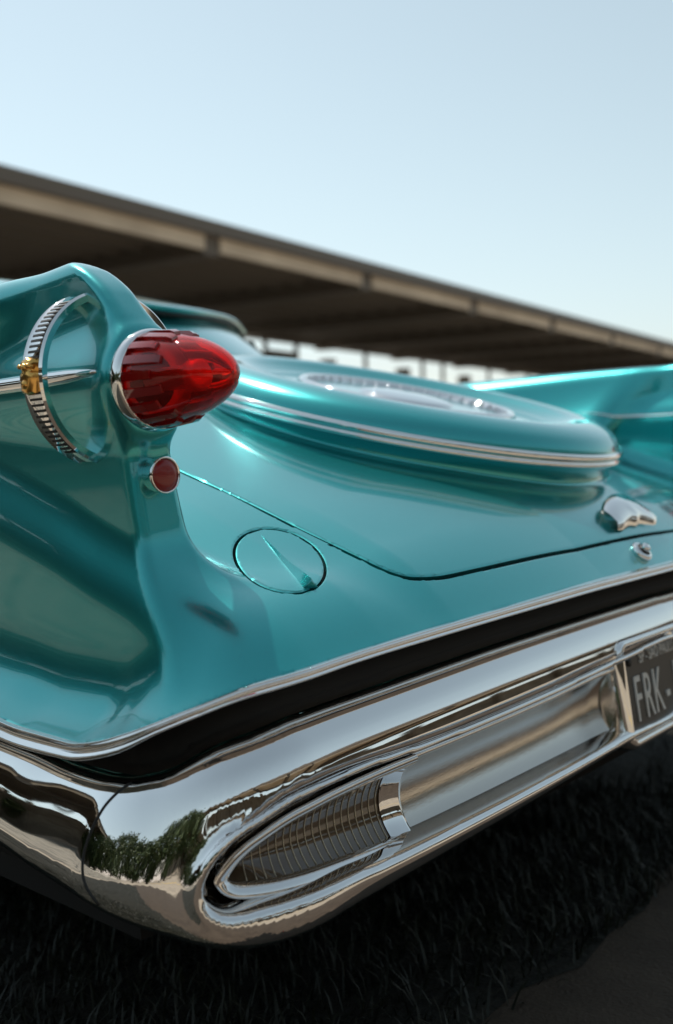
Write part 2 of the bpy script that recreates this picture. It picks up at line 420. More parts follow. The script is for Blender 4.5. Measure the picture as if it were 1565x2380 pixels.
def panel(V, T, gfun, half, f):
    """split into inside / outside with a gap of 2*half, rounded rims, returns ((V,T,N) inside, outside, gap)"""
    bev = .003
    parts = []
    V, Ti, To, _ = split(V, T, gfun(V)+half+bev)       # deep inside | rest
    V, Tb1, To, _ = split(V, To, gfun(V)+half)          # rim of the inside
    V, Tg, To, _ = split(V, To, gfun(V)-half)
    V, Tb2, To, _ = split(V, To, gfun(V)-half-bev)
    V = project(f, V, 2)
    res = []
    for Tm, side in ((np.concatenate([Ti, Tb1]), -1), (np.concatenate([To, Tb2]), 1)):
        v, t = compact(V, Tm); N = unit(gradient(f, v)); g = gfun(v)
        rim = np.abs(g-side*half) < 6e-4
        e = 1e-3
        G = np.stack([(gfun(v+np.eye(3)[k]*e)-gfun(v-np.eye(3)[k]*e))/(2*e) for k in range(3)], 1)
        G = G-(G*N).sum(1)[:, None]*N; G = unit(G)*(-side)
        v = v.copy(); v[rim] -= N[rim]*.0022
        N2 = N.copy(); N2[rim] = unit(N[rim]*.93+G[rim]*.28)
        bd = boundary(t); bd = bd[rim[bd].all(1)]
        ub, inv = np.unique(bd, return_inverse=True); inv = inv.reshape(bd.shape); base = len(v)
        top = v[ub]; low = top-N[ub]*.014
        v = np.concatenate([v, top, low]); N2 = np.concatenate([N2, G[ub], G[ub]]); k = len(ub)
        a, b = base+inv[:, 0], base+inv[:, 1]
        t = np.concatenate([t, np.stack([b, a, a+k], 1), np.stack([b, a+k, b+k], 1)])
        res.append((v, t, N2))
    v, t = compact(V, Tg); N = unit(gradient(f, v)); res.append((v-N*.012, t, N))
    return res
# lid first (both halves alike)
(lidV, lidT, lidN), (outV, outT, outN0), gapL = panel(Vb, Tb, g_lid, .0028, f_body)
# body halves: right half plain, left half with the fuel door cut out of it
lv, lt, ln = mirror(lidV, lidT, lidN)
addnp('boot_lid', lv, lt, M['paint'], car, ln)
gv, gt, gn = mirror(*gapL); addnp('lid_seal', gv, gt, M['dark'], car, gn)
far = g_door(outV) > .03
# rebuild the outer half (rims already made) : split only triangles near the door
near = (np.linalg.norm(outV-FD0, axis=1) < .10)[outT].all(1) & ((g_door(outV) < .022)[outT].all(1))
Tn, Tf = outT[near], outT[~near]
def panel_local(V, T, N0):
    (iv, it, iN), (ov, ot, oN), g = panel(V, T, g_door, .0020, f_body)
    return (iv, it, iN), (ov, ot, oN), g
v0, t0 = compact(outV, Tn)
door, ring_, gapD = panel_local(v0, t0, None)
V2, T2, N2 = compact(outV, Tf, outN0)
flip = np.array([-1, 1, 1])
bodyV = np.concatenate([V2*flip, ring_[0]*flip, outV]); bodyN = np.concatenate([N2*flip, ring_[2]*flip, outN0])
bodyT = np.concatenate([T2[:, ::-1], ring_[1][:, ::-1]+len(V2), outT+len(V2)+len(ring_[0])])
addnp('body', bodyV, bodyT, M['paint'], car, bodyN)
fdoor = addnp('fuel_door', door[0]*flip, door[1][:, ::-1], M['paint'], car, door[2]*flip)
addnp('door_seal', gapD[0]*flip, gapD[1][:, ::-1], M['dark'], car, gapD[2]*flip)
# front half of the body, coarser
Vf, Tf_ = surfnet(f_body, (-.06, 1.30, .36), (1.12, 5.4, 1.06), .026)
Vf, _, Tf_, _ = split(Vf, Tf_, Vf[:, 0]); Vf, _, Tf_, _ = split(Vf, Tf_, Vf[:, 1]-1.40); Vf, _, Tf_, _ = split(Vf, Tf_, g_low(Vf)); Vf, Tf_ = compact(Vf, Tf_)
Nf = unit(gradient(f_body, Vf)); a_, b_, c_ = mirror(Vf, Tf_, Nf); addnp('front_body', a_, b_, M['paint'], car, c_)
def surf(s, y, z): return project(f_body, np.array([[s, y, z]], float), 6)[0]
def nrm(p): return unit(gradient(f_body, np.asarray(p, float)[None]))[0]
FX = np.array([-1, 1, 1.])

# raised wedge handle on the fuel door
def dp(u, v, h): return (FD0+FDU*u+FDV*v+FDN*h)
du = lambda px: px
hv = []
# FDU runs across (towards -x in mirrored space), FDV runs up the slope
hA, hB = hit(608, 1243, f_body), hit(722, 1364, f_body); hL = np.linalg.norm(hB-hA)/2; hd = (hB-hA)/(2*hL); hm = (hA+hB)/2
hwd = np.cross(FDN, hd); hwd /= np.linalg.norm(hwd)
def hp_(l, w_, h):      # l along the handle, from the thin tip to the tall end; w_ across
    q = project(f_body, (hm+hd*l*hL/.05+hwd*w_)[None], 4)[0]; return (q+FDN*h)*FX
rows = []
for l, w2, h in [(-.05, .0006, .0004), (-.02, .0022, .003), (.01, .005, .005), (.035, .0085, .0085), (.049, .0105, .0105), (.0505, .0105, .008), (.0505, .0105, -.001)]:
    rows.append([hp_(l, -w2, -.001), hp_(l, -w2*.35, h*.55), hp_(l, 0, h), hp_(l, w2*.35, h*.55), hp_(l, w2, -.001)])
V, F = grid(rows); sharp(add('handle', V, F, M['paint'], fdoor), 40)

# chrome moulding along the lower edge of the body
def moulding(name, a0, a1, topf, botf, prof, m, nn=140, side=-1, parent=car, both=True):
    for sx in ((-1, 1) if both else (-1,)):
        rows = []
        for a in np.linspace(a0, a1, nn):
            P0, N = plan_pt(a); zt, zb = float(topf(a)), float(botf(a))
            rows.append([(sx*(P0[0]+N[0]*n), P0[1]+N[1]*n, zb+(zt-zb)*t) for n, t in prof])
        V, F = grid(rows, closed_u=True)
        if sx > 0: F = [f[::-1] for f in F]
        add(name, V, F, m, parent)
sp = np.array([.0045, 0])+spline([(-.04, 1.0), (.001, 1.03), (.005, .93), (.0065, .72), (.0045, .55), (.007, .42), (.010, .25), (.008, .06), (.0, -.02), (-.012, .02)], 4, True)
moulding('lower_moulding', 0, 5.2, strip_top, strip_bot, sp, M['chrome'], 420)
moulding('sill_panel', 0, 5.2, lambda a: strip_bot(a)+.004, lambda a: .24, [(-.04, 1), (-.055, .8), (-.055, .2), (-.09, 0), (-.16, .5)], M['dark'], 160)

# ------------------------------------------------------------------ bumper
HQ = .21
BPA = [(-.072, .97), (-.062, 1.0), (-.050, .99), (-.037, .962), (-.024, .912), (-.012, .845), (-.0045, .775), (.0003, .71), (.0025, .65), (.006, .56), (.009, .45), (.013, .30), (.021, .21), (.0275, .14), (.026, .06), (.012, .005), (-.004, .0), (-.03, .0), (-.06, .06)]
BPB = [(-.080, .97), (-.070, 1.0), (-.058, .992), (-.045, .965), (-.032, .92), (-.020, .84), (-.010, .73), (.0, .58), (.007, .43), (.0115, .31), (.0125, .20), (.008, .10), (-.002, .03), (-.016, .0), (-.04, .0), (-.07, .06)]
bumpA = table_sdf(spline(BPA, 10, True)*np.array([1, HQ]), -.20, .16, -.12, .36)
bumpB = table_sdf(spline(BPB, 10, True)*np.array([1, HQ]), -.20, .16, -.12, .36)
OPEN = np.array([(.02, .452), (.241, .451), (.417, .441), (.60, .433), (.702, .430), (.812, .430), (.889, .423), (.930, .405), (.954, .389), (.971, .367), (.978, .345), (.974, .330), (.958, .321), (.922, .324), (.834, .328), (.746, .328), (.417, .338), (.241, .344), (.02, .349)])
OPS = spline(OPEN, 26, True)
open_sdf = table_sdf(OPS, -.05, 1.15, .22, .56, .0015)
def f_bumper(x, y, z):
    s = np.abs(x); n, a = plan_na(s, y)
    zt, zb = bump_top(a), bump_bot(a); q = (z-zb)/(zt-zb)
    bul = .012*np.exp(-((a-1.05)/.13)**2)
    wc_ = np.clip((a-.93)/.11, 0, 1); wc_ = wc_*wc_*(3-2*wc_)
    nn = np.clip(n-bul, -.19, .15); qq = np.clip(q*HQ, -.11, .35)
    b = bumpA(nn, qq)*(1-wc_)+bumpB(nn, qq)*wc_
    b = b+np.abs(n-bul-nn)+np.abs(q*HQ-qq)
    o = np.where(a < 1.1, open_sdf(a, z), .2)
    lip = np.hypot(o-.003, n-bul-.017)-.0055
    b = smin(b, lip, .016)
    cut = smax(o, -(n+.045), .01)
    b = smax(b, -cut, .009)
    return b*.9
def bump_warp(x, y, z):          # working space in which the bumper runs straight and level
    yy = y+BOW*(np.abs(x)/.9)**2; n, a = plan_na(np.abs(x), yy); return yy, z-.5+bump_top(a)
def f_level(x, y, z):
    yy, zz = bump_warp(x, y, z); return f_bumper(x, yy, zz)
Vq, Tq = surfnet(f_level, (-.02, -.06, .27), (1.09, .96, .53), .0034)
Vq[:, 1], Vq[:, 2] = bump_warp(*Vq.T); Vq = project(f_bumper, Vq, 2, .002)
Vq, _, Tq, _ = split(Vq, Tq, Vq[:, 0]); Vq, Tq, _, _ = split(Vq, Tq, Vq[:, 1]-.98); Vq, Tq = compact(Vq, Tq)
seam = smooth_ip([.25, .30, .314, .33, .351, .381, .417, .451, .477, .52], [1.05, 1.075, 1.092, 1.105, 1.110, 1.106, 1.086, 1.052, 1.022, .98])
def g_seam(V):
    n, a = plan_na(V[:, 0], V[:, 1]); return a-seam(V[:, 2])
Vq, Tc, To, _ = split(Vq, Tq, g_seam(Vq))
Vq = project(f_bumper, Vq, 2)
bumper = None
for nm, t in (('bumper', Tc), ('bumper_end', To)):
    v, tt = compact(Vq, t); N = smooth_normals(tt, unit(gradient(f_bumper, v, 1.2e-3)), 4)
    if nm == 'bumper':
        a_, b_, c_ = mirror(v, tt, N); bumper = addnp(nm, a_, b_, M['chrome'], car, c_)
    else:
        for sx in (-1, 1):
            addnp(nm, v*np.array([sx, 1, 1]), tt if sx > 0 else tt[:, ::-1], M['chrome'], car, N*np.array([sx, 1, 1]))
# bead over the seam
for sx in (-1, 1):
    pts = []
    for px, py in spline([(306, 1821), (295, 1826), (265, 1850), (235, 1887), (205, 1950), (192, 2010), (200, 2060), (230, 2104)], 5):
        p = hit(px, py, f_bumper)
        if abs(float(f_bumper(p[:1], p[1:2], p[2:3])[0])) < 1e-3: pts.append(p*np.array([sx, 1, 1]))
    V, F = tube(pts, .0015, 8); add('end_seam', V, F, M['black'], bumper)

# inside the opening: trim frame, ribbed lamp and scooped panel
def baz(a, z, n, sx=-1):
    P0, N = plan_pt(a); return np.array([sx*(P0[0]+N[0]*n), P0[1]+N[1]*n, z])
LT = smooth_ip([.69, .746, .81, .881, .925, .946, .958, .962], [.412, .410, .406, .397, .379, .364, .350, .344])
LB = smooth_ip([.69, .746, .881, .92, .946, .958, .962], [.323, .325, .330, .331, .333, .338, .344])
for sx in (-1, 1):
    lamp = empty('backup_lamp'); lamp.parent = car
    # frame path
    path = [(a, LT(a)) for a in np.linspace(.70, .93, 30)]+[(a, LT(a)) for a in np.linspace(.935, .961, 12)]+[(.9625, .344)]+[(a, LB(a)) for a in np.linspace(.961, .935, 12)]+[(a, LB(a)) for a in np.linspace(.93, .70, 30)]
    path = np.array(path); cen = np.array([.80, .362])
    tang = np.gradient(path, axis=0); tang /= np.linalg.norm(tang, axis=1)[:, None]
    outw = np.stack([-tang[:, 1], tang[:, 0]], 1)
    prof = [(-.004, -.004), (.002, .002), (.007, .003), (.010, -.003), (.0095, -.012), (.004, -.016), (-.004, -.014)]
    rows = [[baz(p[0]+o[0]*q, p[1]+o[1]*q, n, sx) for q, n in spline(prof, 3, True)] for p, o in zip(path, outw)]
    V, F = grid(rows, closed_u=True)
    if sx > 0: F = [f[::-1] for f in F]
    F = [f[::-1] for f in F]
    add('trim_frame', V, F, M['chrome'], lamp)
    dep = lambda t: -.014-.020*(1-(2*t-1)**2)
    rows = []
    for a in np.linspace(.706, .9605, 60):
        t0, b0 = LT(a), LB(a); rows.append([baz(a, b0+(t0-b0)*t, dep(t), sx) for t in np.linspace(-.02, 1.02, 14)])
    V, F = grid(rows); add('lens', V, F if sx < 0 else [f[::-1] for f in F], M['amberlens'], lamp)
    for k in range(19):
        a = .733+k*.0112
        t0, b0 = LT(a), LB(a)
        pts = [baz(a, b0+(t0-b0)*t, dep(t)+.0006, sx) for t in np.linspace(.03, .97, 12)]
        V, F = tube(pts, .0007, 6); add('lens_rib', V, F, M['rib'], lamp)
    for aa, tt in ((.948, .5), (.722, .82)):
        t0, b0 = LT(aa), LB(aa); c = baz(aa, b0+(t0-b0)*tt, dep(tt)+.001, sx)
        _, N = plan_pt(aa); N3 = np.array([sx*N[0], N[1], 0])
        V, F = tube([c-N3*.003, c+N3*.0012, c+N3*.0022], [.0042, .0042, .0025], 12); add('screw', V, F, M['chrome'], lamp)
    # scooped brushed panel
    dep2 = lambda t: -.006-.026*(1-abs(2*t-1)**2.2)
    PT = smooth_ip([.15, .241, .417, .60, .702], [.438, .437, .428, .421, .418]); PB = smooth_ip([.15, .241, .417, .60, .702], [.344, .340, .331, .324, .319])
    rows = []
    al = np.concatenate([np.linspace(.702, .25, 50), np.linspace(.245, .185, 14)])
    for a in al:
        t0, b0 = PT(a), PB(a); e = 1-max(0, (.25-a)/.065)**2 if a < .25 else 1
        rows.append([baz(a, b0+(t0-b0)*t, -.006+(dep2(t)+.006)*max(e, .0), sx) for t in np.linspace(0, 1, 24)])
    V, F = grid(rows); pan = add('scoop_panel', V, F if sx > 0 else [f[::-1] for f in F], M['brushed'], lamp)
    for z_ in (PT, PB):
        pts = [baz(a, z_(a), -.004, sx) for a in np.linspace(.703, .19, 40)]; V, F = tube(pts, .0042, 8); add('panel_rim', V, F, M['chrome'], lamp)
    # end clip between lens and panel
    rows = []
    for a, dn in ((.728, .0), (.724, .004), (.708, .005), (.703, .007), (.699, .007), (.697, .0)):
        t0, b0 = PT(.70)-.001, PB(.70)+.0; rows.append([baz(a, b0+(t0-b0)*t, dep2(t)+dn, sx) for t in np.linspace(0, 1, 20)])
    V, F = grid(rows); add('end_clip', V, F if sx > 0 else [f[::-1] for f in F], M['chrome'], lamp)

# licence plate with its chrome surround
plate = empty('licence_plate'); plate.parent = car
PC = np.array([0, .022, .396]); tl = rad(8)
pu = np.array([0, math.sin(tl), math.cos(tl)]); pn = np.array([0, -math.cos(tl), math.sin(tl)])
def pp(x, u, n): return PC+np.array([x, 0, 0])+pu*u+pn*n
V = [pp(x, u, n) for n in (-.002, .001) for u in (-.065, .065) for x in (-.2, .2)]
F = box(0, 1, 0, 1, 0, 1)[1]; add('plate_sheet', V, F, M['plate'], plate, smooth=False)
hw, hh = .203, .069
def rrect(hw, hh, r, k=6):
    P = []
    for cx, cy, t0 in ((hw-r, hh-r, 0), (-hw+r, hh-r, 90), (-hw+r, -hh+r, 180), (hw-r, -hh+r, 270)):
        for q in range(k+1): t = rad(t0+90*q/k); P.append((cx+r*math.cos(t), cy+r*math.sin(t)))
    return P
rows = [[pp(x, u, n) for x, u in rrect(hw+o, hh+o, .008+max(o, 0))] for o, n in ((.0, .0), (.001, .006), (.005, .008), (.012, .006), (.016, -.004), (.017, -.035))]
V, F = grid(rows, closed_u=True); add('plate_surround', V, F, M['chrome'], plate)
def text(name, body, size, c, m, parent, sxf=1.0):
    cu_ = bpy.data.curves.new(name, 'FONT'); cu_.body = body; cu_.size = size; cu_.extrude = .0015; cu_.align_x = 'CENTER'; cu_.align_y = 'CENTER'; cu_.resolution_u = 3
    t = bpy.data.objects.new(name, cu_); COL.objects.link(t)
    me = bpy.data.meshes.new_from_object(t.evaluated_get(bpy.context.evaluated_depsgraph_get())); bpy.data.objects.remove(t)
    for v in me.vertices:
        p = pp(c[0]+v.co.x*sxf, c[1]+v.co.y, .0018+v.co.z); v.co = p
    me.materials.append(m); o = bpy.data.objects.new(name, me); COL.objects.link(o); o.parent = parent; return o
for i, ch in enumerate('FRK-10'):
    text('letter', ch, .100, (-.166+i*.037, -.016), M['white'], plate, .55)
text('lettering', 'SP - SÃO PAULO', .026, (-.075, .047), M['white'], plate, .75)
V, F = tube([pp(-.182, .047, 0), pp(-.182, .047, .004)], .007, 14); add('bolt', V, F, M['black'], plate)
# dark tray behind the panels
moulding('bumper_tray', 0, 1.0, lambda a: .47, lambda a: .30, [(-.05, 1), (-.047, .8), (-.047, .1), (-.06, 0)], M['dark'], 60)

# ------------------------------------------------------------------ tail lamps, rings, spears, reflectors
for sx in (-1, 1):
    side = 'left' if sx < 0 else 'right'
    c = (sx*LX, LZ)
    tl_ = empty('tail_lamp'); tl_.parent = car
    V, F = lathe_y([(.045, .242), (.0545, .241), (.0560, .234), (.0552, .2275), (.0530, .2235), (.0508, .223), (.0492, .226), (.047, .24)], c, 72)
    add('bezel', V, [f[::-1] for f in F], M['chrome'], tl_)
    L0 = .224
    out = [(.0482*a_, L0+.004-b_*.1185) for a_, b_ in ((1, 0), (1, .08), (.985, .2), (.945, .34), (.875, .48), (.775, .62), (.655, .74), (.51, .85), (.345, .935), (.17, .986), (.008, 1))]
    out = [tuple(p) for p in spline(out, 3)]
    inn = [(max(r-.0028, .0003), y+.0028) for r, y in out][::-1]
    V, F = lathe_y(out+inn+[out[0]], c, 72); lens = recalc(add('lens', V, F, M['red'], tl_))
    prof_r = lambda y: float(np.interp(-y, [-p[1] for p in out], [p[0] for p in out]))
    for k in range(18):
        t0 = k*2*math.pi/18; dt = .105; ln_ = (.040 if k % 2 else .052)
        rows = []
        for y in (L0-.002, L0-.01, L0-ln_+.006, L0-ln_):
            r0 = prof_r(y); hgt = .0045 if y > L0-ln_+.003 else .0028
            rows.append([(c[0]+r*math.cos(t), y, c[1]+r*math.sin(t)) for r, t in ((r0-.0005, t0-dt), (r0+hgt, t0-dt*.85), (r0+hgt, t0), (r0+hgt, t0+dt*.85), (r0-.0005, t0+dt))])
        V, F = grid(rows, closed_u=True); F += [tuple(range(len(V)-5, len(V))), (4, 3, 2, 1, 0)]
        sharp(recalc(add('lens_tooth', V, F, M['redtooth'], tl_)), 30)
    V, F = lathe_y([(.046, L0+.01), (.044, L0-.004), (.03, L0+.012), (.012, L0+.02), (.0005, L0+.022)], c, 48); add('reflector_bowl', V, F, M['silver'], tl_)
    V, F = lathe_y([(.0125, L0+.018), (.0125, L0-.05), (.016, L0-.052), (.0165, L0-.066), (.0145, L0-.068), (.013, L0-.07), (.0004, L0-.071)], c, 32); add('inner_cup', V, [f[::-1] for f in F], M['silver'], tl_)
    # ring
    ring = empty('lamp_ring'); ring.parent = car
    rc = np.array([sx*.917, .318, .860]); R0 = .0935
    prof = [(-.004, -.017), (.003, -.018), (.0055, -.0155), (.0040, -.0125), (.0040, .0125), (.0055, .0155), (.003, .018), (-.004, .017), (-.006, .0)]
    rows = []
    for t in np.linspace(0, 2*math.pi, 120, endpoint=False):
        er = np.array([math.cos(t), 0, math.sin(t)]); rows.append([rc+er*(R0*(1 if True else 1)+q)+np.array([0, n, 0]) for q, n in prof])
    V, F = grid(rows, closed_u=True, closed_v=True); sharp(add('band', V, [f[::-1] for f in F], M['chrome'], ring), 40)
    for base in (0, math.pi):
        for k in range(-15, 16):
            if abs(k) < 3: continue
            t = base+k*.066
            er = np.array([math.cos(t), 0, math.sin(t)]); et = np.array([-math.sin(t), 0, math.cos(t)])
            pts = []
            V = [rc+er*(R0+q)+et*e_+np.array([0, n, 0]) for q in (.0034, .0046) for n in (-.0115, .0095) for e_ in (-.0013, .0013)]
            add('groove', V, box(0, 1, 0, 1, 0, 1)[1], M['black'], ring, smooth=False)
    # crest: crown over shield
    for base in ((math.pi,) if sx < 0 else (0,)):
        q0 = np.array([sx*.917+math.cos(base)*(R0+.004), .318, .860]); ex = np.array([math.cos(base), 0, 0.])
        def cp(y, z, h): return q0+np.array([0, y, z])+ex*h
        outl = [(0, -.021), (.010, -.019), (.0115, -.008), (.013, -.004), (.012, .002), (.008, .004), (.0085, .010), (.011, .013), (.009, .017), (.004, .0165), (0, .019)]
        outl = outl+[(-y, z) for y, z in outl[::-1][1:-1]]
        rows = [[cp(y*k, z*k, h) for y, z in outl] for k, h in ((1, -.002), (1, .004), (.85, .0075), (.55, .009), (.05, .0095))]
        V, F = grid(rows, closed_u=True); sharp(add('crest', V, F if base else [f[::-1] for f in F], M['gold'], ring), 50)
        for yy, zz, r in ((0, .008, .0045), (-.0075, .009, .003), (.0075, .009, .003), (0, -.010, .0055)):
            V, F = tube([cp(yy, zz, .002), cp(yy, zz, .010), cp(yy, zz, .012)], [r, r*.9, r*.4], 12); add('crest_boss', V, F, M['gold'], ring)
    # spears along the fin
    for io in (1, -1):
        pts, rr = [], []
        for y in np.concatenate([np.linspace(.262, .30, 6), np.linspace(.32, 2.6 if io > 0 else .62, 30)]):
            p = surf(LX+io*.055, y, .862); pts.append(p*np.array([sx, 1, 1])); rr.append(.001+.0085*min(1, ((y-.261)/.09))**.6 if io > 0 else .001+.004*min(1, (y-.261)/.05, (.625-y)/.12))
        V, F = tube(pts, rr, 14); add('side_spear' if io > 0 else 'inner_spear', V, F, M['chrome'], car)
    # round reflector in the column
    rf = empty('reflector'); rf.parent = car
    p = surf(.912, .19, .737); q = (p[0]*sx, p[2])
    y1 = p[1]-.018
    V, F = lathe_y([(.0165, p[1]+.03), (.0195, y1+.004), (.0205, y1), (.0190, y1-.001), (.0178, y1+.001), (.0172, y1+.006)], q, 40); add('housing', V, [f[::-1] for f in F], M['chrome'], rf)
    V, F = lathe_y([(.0182, y1+.003), (.0162, y1-.0005), (.0105, y1-.002), (.0003, y1-.0025)], q, 40); add('lens', V, [f[::-1] for f in F], M['redsolid'], rf)

# ------------------------------------------------------------------ boot lid details
dome = empty('spare_wheel_dome'); dome.parent = car
rows = []
rim = spline([(.425, .003), (.4305, .0055), (.4345, .002), (.4355, -.004), (.433, -.0085), (.4355, -.012), (.4345, -.017), (.427, -.019)], 3, False)
for t in np.linspace(0, 2*math.pi, 160, endpoint=False): rows.append([kit_world(r*math.cos(t), r*math.sin(t), h) for r, h in rim])
V, F = grid(rows, closed_v=True); add('rim_band', V, F, M['chrome'], dome)
hb = .023
wc = empty('wheel_cover'); wc.parent = car
prof = [(.222, hb-.002), (.220, hb+.006), (.213, hb+.010), (.205, hb+.008), (.200, hb+.001), (.175, hb-.014), (.145, hb-.018), (.11, hb-.016), (.10, hb-.006), (.09, hb+.004), (.05, hb+.010), (.0005, hb+.012)]
prof = spline(prof, 4)
rows = [[kit_world(r*math.cos(t), r*math.sin(t), h) for t in np.linspace(0, 2*math.pi, 120, endpoint=False)] for r, h in prof]
V, F = grid(rows, closed_u=True); add('dish', V, F, M['chrome'], wc)
for k in range(44):
    t = k*2*math.pi/44
    er = (math.cos(t), math.sin(t)); et = (-math.sin(t), math.cos(t)); V = []
    for r, h in ((.202, hb+.005), (.178, hb-.009), (.15, hb-.013), (.124, hb-.013)):
        for e_, dh in ((-.0022, -.004), (-.0012, .004), (.0012, .004), (.0022, -.004)): V.append(kit_world(er[0]*r+et[0]*e_, er[1]*r+et[1]*e_, h+dh))
    F = []
    for i in range(3):
        for j in range(3): F.append((i*4+j, i*4+j+1, i*4+j+5, i*4+j+4))
    add('vane', V, [f[::-1] for f in F], M['chrome'], wc)
# eagle-shaped boot handle, lock
ly = .135
hp0 = hit(1434, 1203, f_body)*np.array([0, 1, 1])
hp0[1] += .0; hp0 = surf(.0, hp0[1], hp0[2])*np.array([0, 1, 1]); hN = nrm(hp0+np.array([.0001, 0, 0])); hT = np.cross([1, 0, 0], hN); hT /= np.linalg.norm(hT)
def hw_(x, t, h): return hp0+np.array([x, 0, 0])+hT*t+hN*h
em = empty('boot_handle'); em.parent = car
sil = [(-.078, .030), (-.062, .031), (-.04, .027), (-.018, .024), (0, .027), (.018, .024), (.04, .027), (.062, .031), (.078, .030)]
rows = []
for x, top in spline(sil, 5):
    low = -.032*(1-(abs(x)/.085)**2.0)-.004
    hgt = .013+.010*(1-(x/.08)**2)
    rows.append([hw_(x, top, .002), hw_(x, top*.8+low*.2, hgt*.9), hw_(x, top*.4+low*.6, hgt), hw_(x, low, hgt*.95), hw_(x, low-.002, hgt*.5), hw_(x, low+.006, hgt*.35)])
V, F = grid(rows); add('wing', V, [f[::-1] for f in F], M['chrome'], em)
lk = empty('boot_lock'); lk.parent = car
p = hit(1488, 1286, f_body)*FX; N = nrm(p)
V, F = tube([p-N*.004, p+N*.006, p+N*.009, p+N*.0091], [.019, .019, .016, .012], 28); add('bezel', V, F, M['chrome'], lk)
V, F = tube([p+N*.0085, p+N*.0098], [.0125, .012], 20); add('recess', V, F, M['black'], lk)
V, F = tube([p+N*.006, p+N*.017, p+N*.019], [.0075, .0075, .005], 20); add('cylinder', V, F, M['chrome'], lk)

# ------------------------------------------------------------------ cabin
def zroof(y): return float(np.interp(y, [1.2, 1.32, 1.6, 2.0, 2.5, 3.0, 3.3], [1.13, 1.165, 1.24, 1.305, 1.33, 1.30, 1.25]))
cab = empty('cabin'); cab.parent = car
xs = np.linspace(-.66, .66, 41)
lip = lambda x: 1.14+.8*math.sqrt(x*x+.04)
rows = []
ys = np.linspace(0, 1, 30)
for x in xs:
    cr_ = .13*(abs(x)/.66)**2.6
    r0 = []
    for t in ys:
        y = lip(x)+(3.25-lip(x))*t
        r0.append((x, y, zroof(y)-cr_*.45))
    y = lip(x); z = zroof(y)-cr_*.45
    r0 = [(x, y+.05, z-.018), (x, y+.004, z-.012), (x, y-.003, z-.005)]+r0
    rows.append(r0)
V, F = grid(rows); add('roof', V, F, M['paint'], cab)
V, F = tube([(x, lip(x)+.012, zroof(lip(x))-.13*(abs(x)/.66)**2.6*.45-.017) for x in xs], .007, 8); add('roof_trim', V, F, M['black'], cab)
rows = []
for x in np.linspace(-.70, .70, 41):
    yb = 1.06+.75*x*x; yt = lip(x)+.04; zt = zroof(lip(x))-.13*(abs(x)/.66)**2.6*.45-.014; zb = .925
    rows.append([(x*(1.03-.06*t), yb+(yt-yb)*t, zb+(zt-zb)*(t+.22*t*(1-t))) for t in np.linspace(0, 1, 16)])
V, F = grid(rows); add('rear_panel', V, [f[::-1] for f in F], M['paint'], cab)
for sx in (-1, 1):
    rows = [[(sx*(.66+.14*(1-t)), 1.66+(3.25-1.66)*u+(.25*(1-t) if u > .9 else -.05*(1-t)), .92+(zroof(1.66+1.59*u)-.09-.92)*t) for t in np.linspace(0, 1, 6)] for u in np.linspace(0, 1, 14)]
    V, F = grid(rows); add('side_window', V, F, M['glass'], cab)
rows = [[(x, 3.25+.35*(1-t)-.3*(x/.7)**2*(1-t), .93+(1.245-.13*.45*(abs(x)/.66)**2.6-.93)*t) for t in np.linspace(0, 1, 8)] for x in np.linspace(-.68, .68, 21)]
V, F = grid(rows); add('windscreen', V, F, M['glass'], cab)
# wheels
for sx in (-1, 1):
    for wy in (1.35, 4.6):
        wh = empty('wheel'); wh.parent = car
        rows = [[(sx*x, wy+r*math.cos(t), .34+r*math.sin(t)) for t in np.linspace(0, 2*math.pi, 48, endpoint=False)] for r, x in ((.2, .70), (.32, .70), (.34, .73), (.34, .87), (.32, .90), (.2, .90))]
        V, F = grid(rows, closed_u=True); add('tyre', V, F, M['tyre'], wh)
        rows = [[(sx*x, wy+r*math.cos(t), .34+r*math.sin(t)) for t in np.linspace(0, 2*math.pi, 48, endpoint=False)] for r, x in ((.2, .895), (.19, .905), (.12, .89), (.06, .905), (.001, .91))]
        V, F = grid(rows, closed_u=True); add('rim', V, F, M['chrome'], wh)
V, F = box(-.95, .95, .25, 5.2, .24, .30); add('underbody', V, F, M['dark'], car, smooth=False)

# ------------------------------------------------------------------ ground
M['pave'] = mat('dusty_pavement', (.3, .25, .19), 0, .9)
n_ = noise(M['pave'], 2.2, 8, .65); ramp(M['pave'], n_, (.20, .165, .125), (.36, .30, .23), .3, .7)
n2 = noise(M['pave'], 90, 3); bump(M['pave'], n2, .5, .006)
M['cobble'] = mat('crazy_paving', (.2, .18, .15), 0, .85)
n_ = noise(M['cobble'], 2.4, 0, kind='ShaderNodeTexVoronoi'); n_.feature = 'DISTANCE_TO_EDGE'
ramp(M['cobble'], n_, (.015, .013, .010), (.20, .175, .135), .015, .09, out='Distance'); bump(M['cobble'], n_, .6, .02, out='Distance')
M['soil'] = mat('dark_soil', (.022, .02, .012), 0, .95)
n_ = noise(M['soil'], 14, 6); ramp(M['soil'], n_, (.005, .006, .003), (.016, .014, .008)); n2 = noise(M['soil'], 60, 3); bump(M['soil'], n2, .8, .02)
M['grass'] = mat('grass_blades', (.05, .085, .02), 0, .55)
n_ = noise(M['grass'], 12, 3); ramp(M['grass'], n_, (.004, .006, .002), (.014, .016, .005))
M['kerbp'] = mat('yellow_line', (.55, .36, .04), 0, .7)
def sheet(name, pts, z, m, kind='structure'):
    o = add(name, [(x, y, z) for x, y in pts], [tuple(range(len(pts)))], m, smooth=False); tag(o, kind=kind); return o
sheet('ground', [(-600, -600), (600, -600), (600, 600), (-600, 600)], 0, M['pave'])
edge = [(x, .075+.02*math.sin(x*9)+.012*math.sin(x*31+1)) for x in np.linspace(-7, 7, 120)]
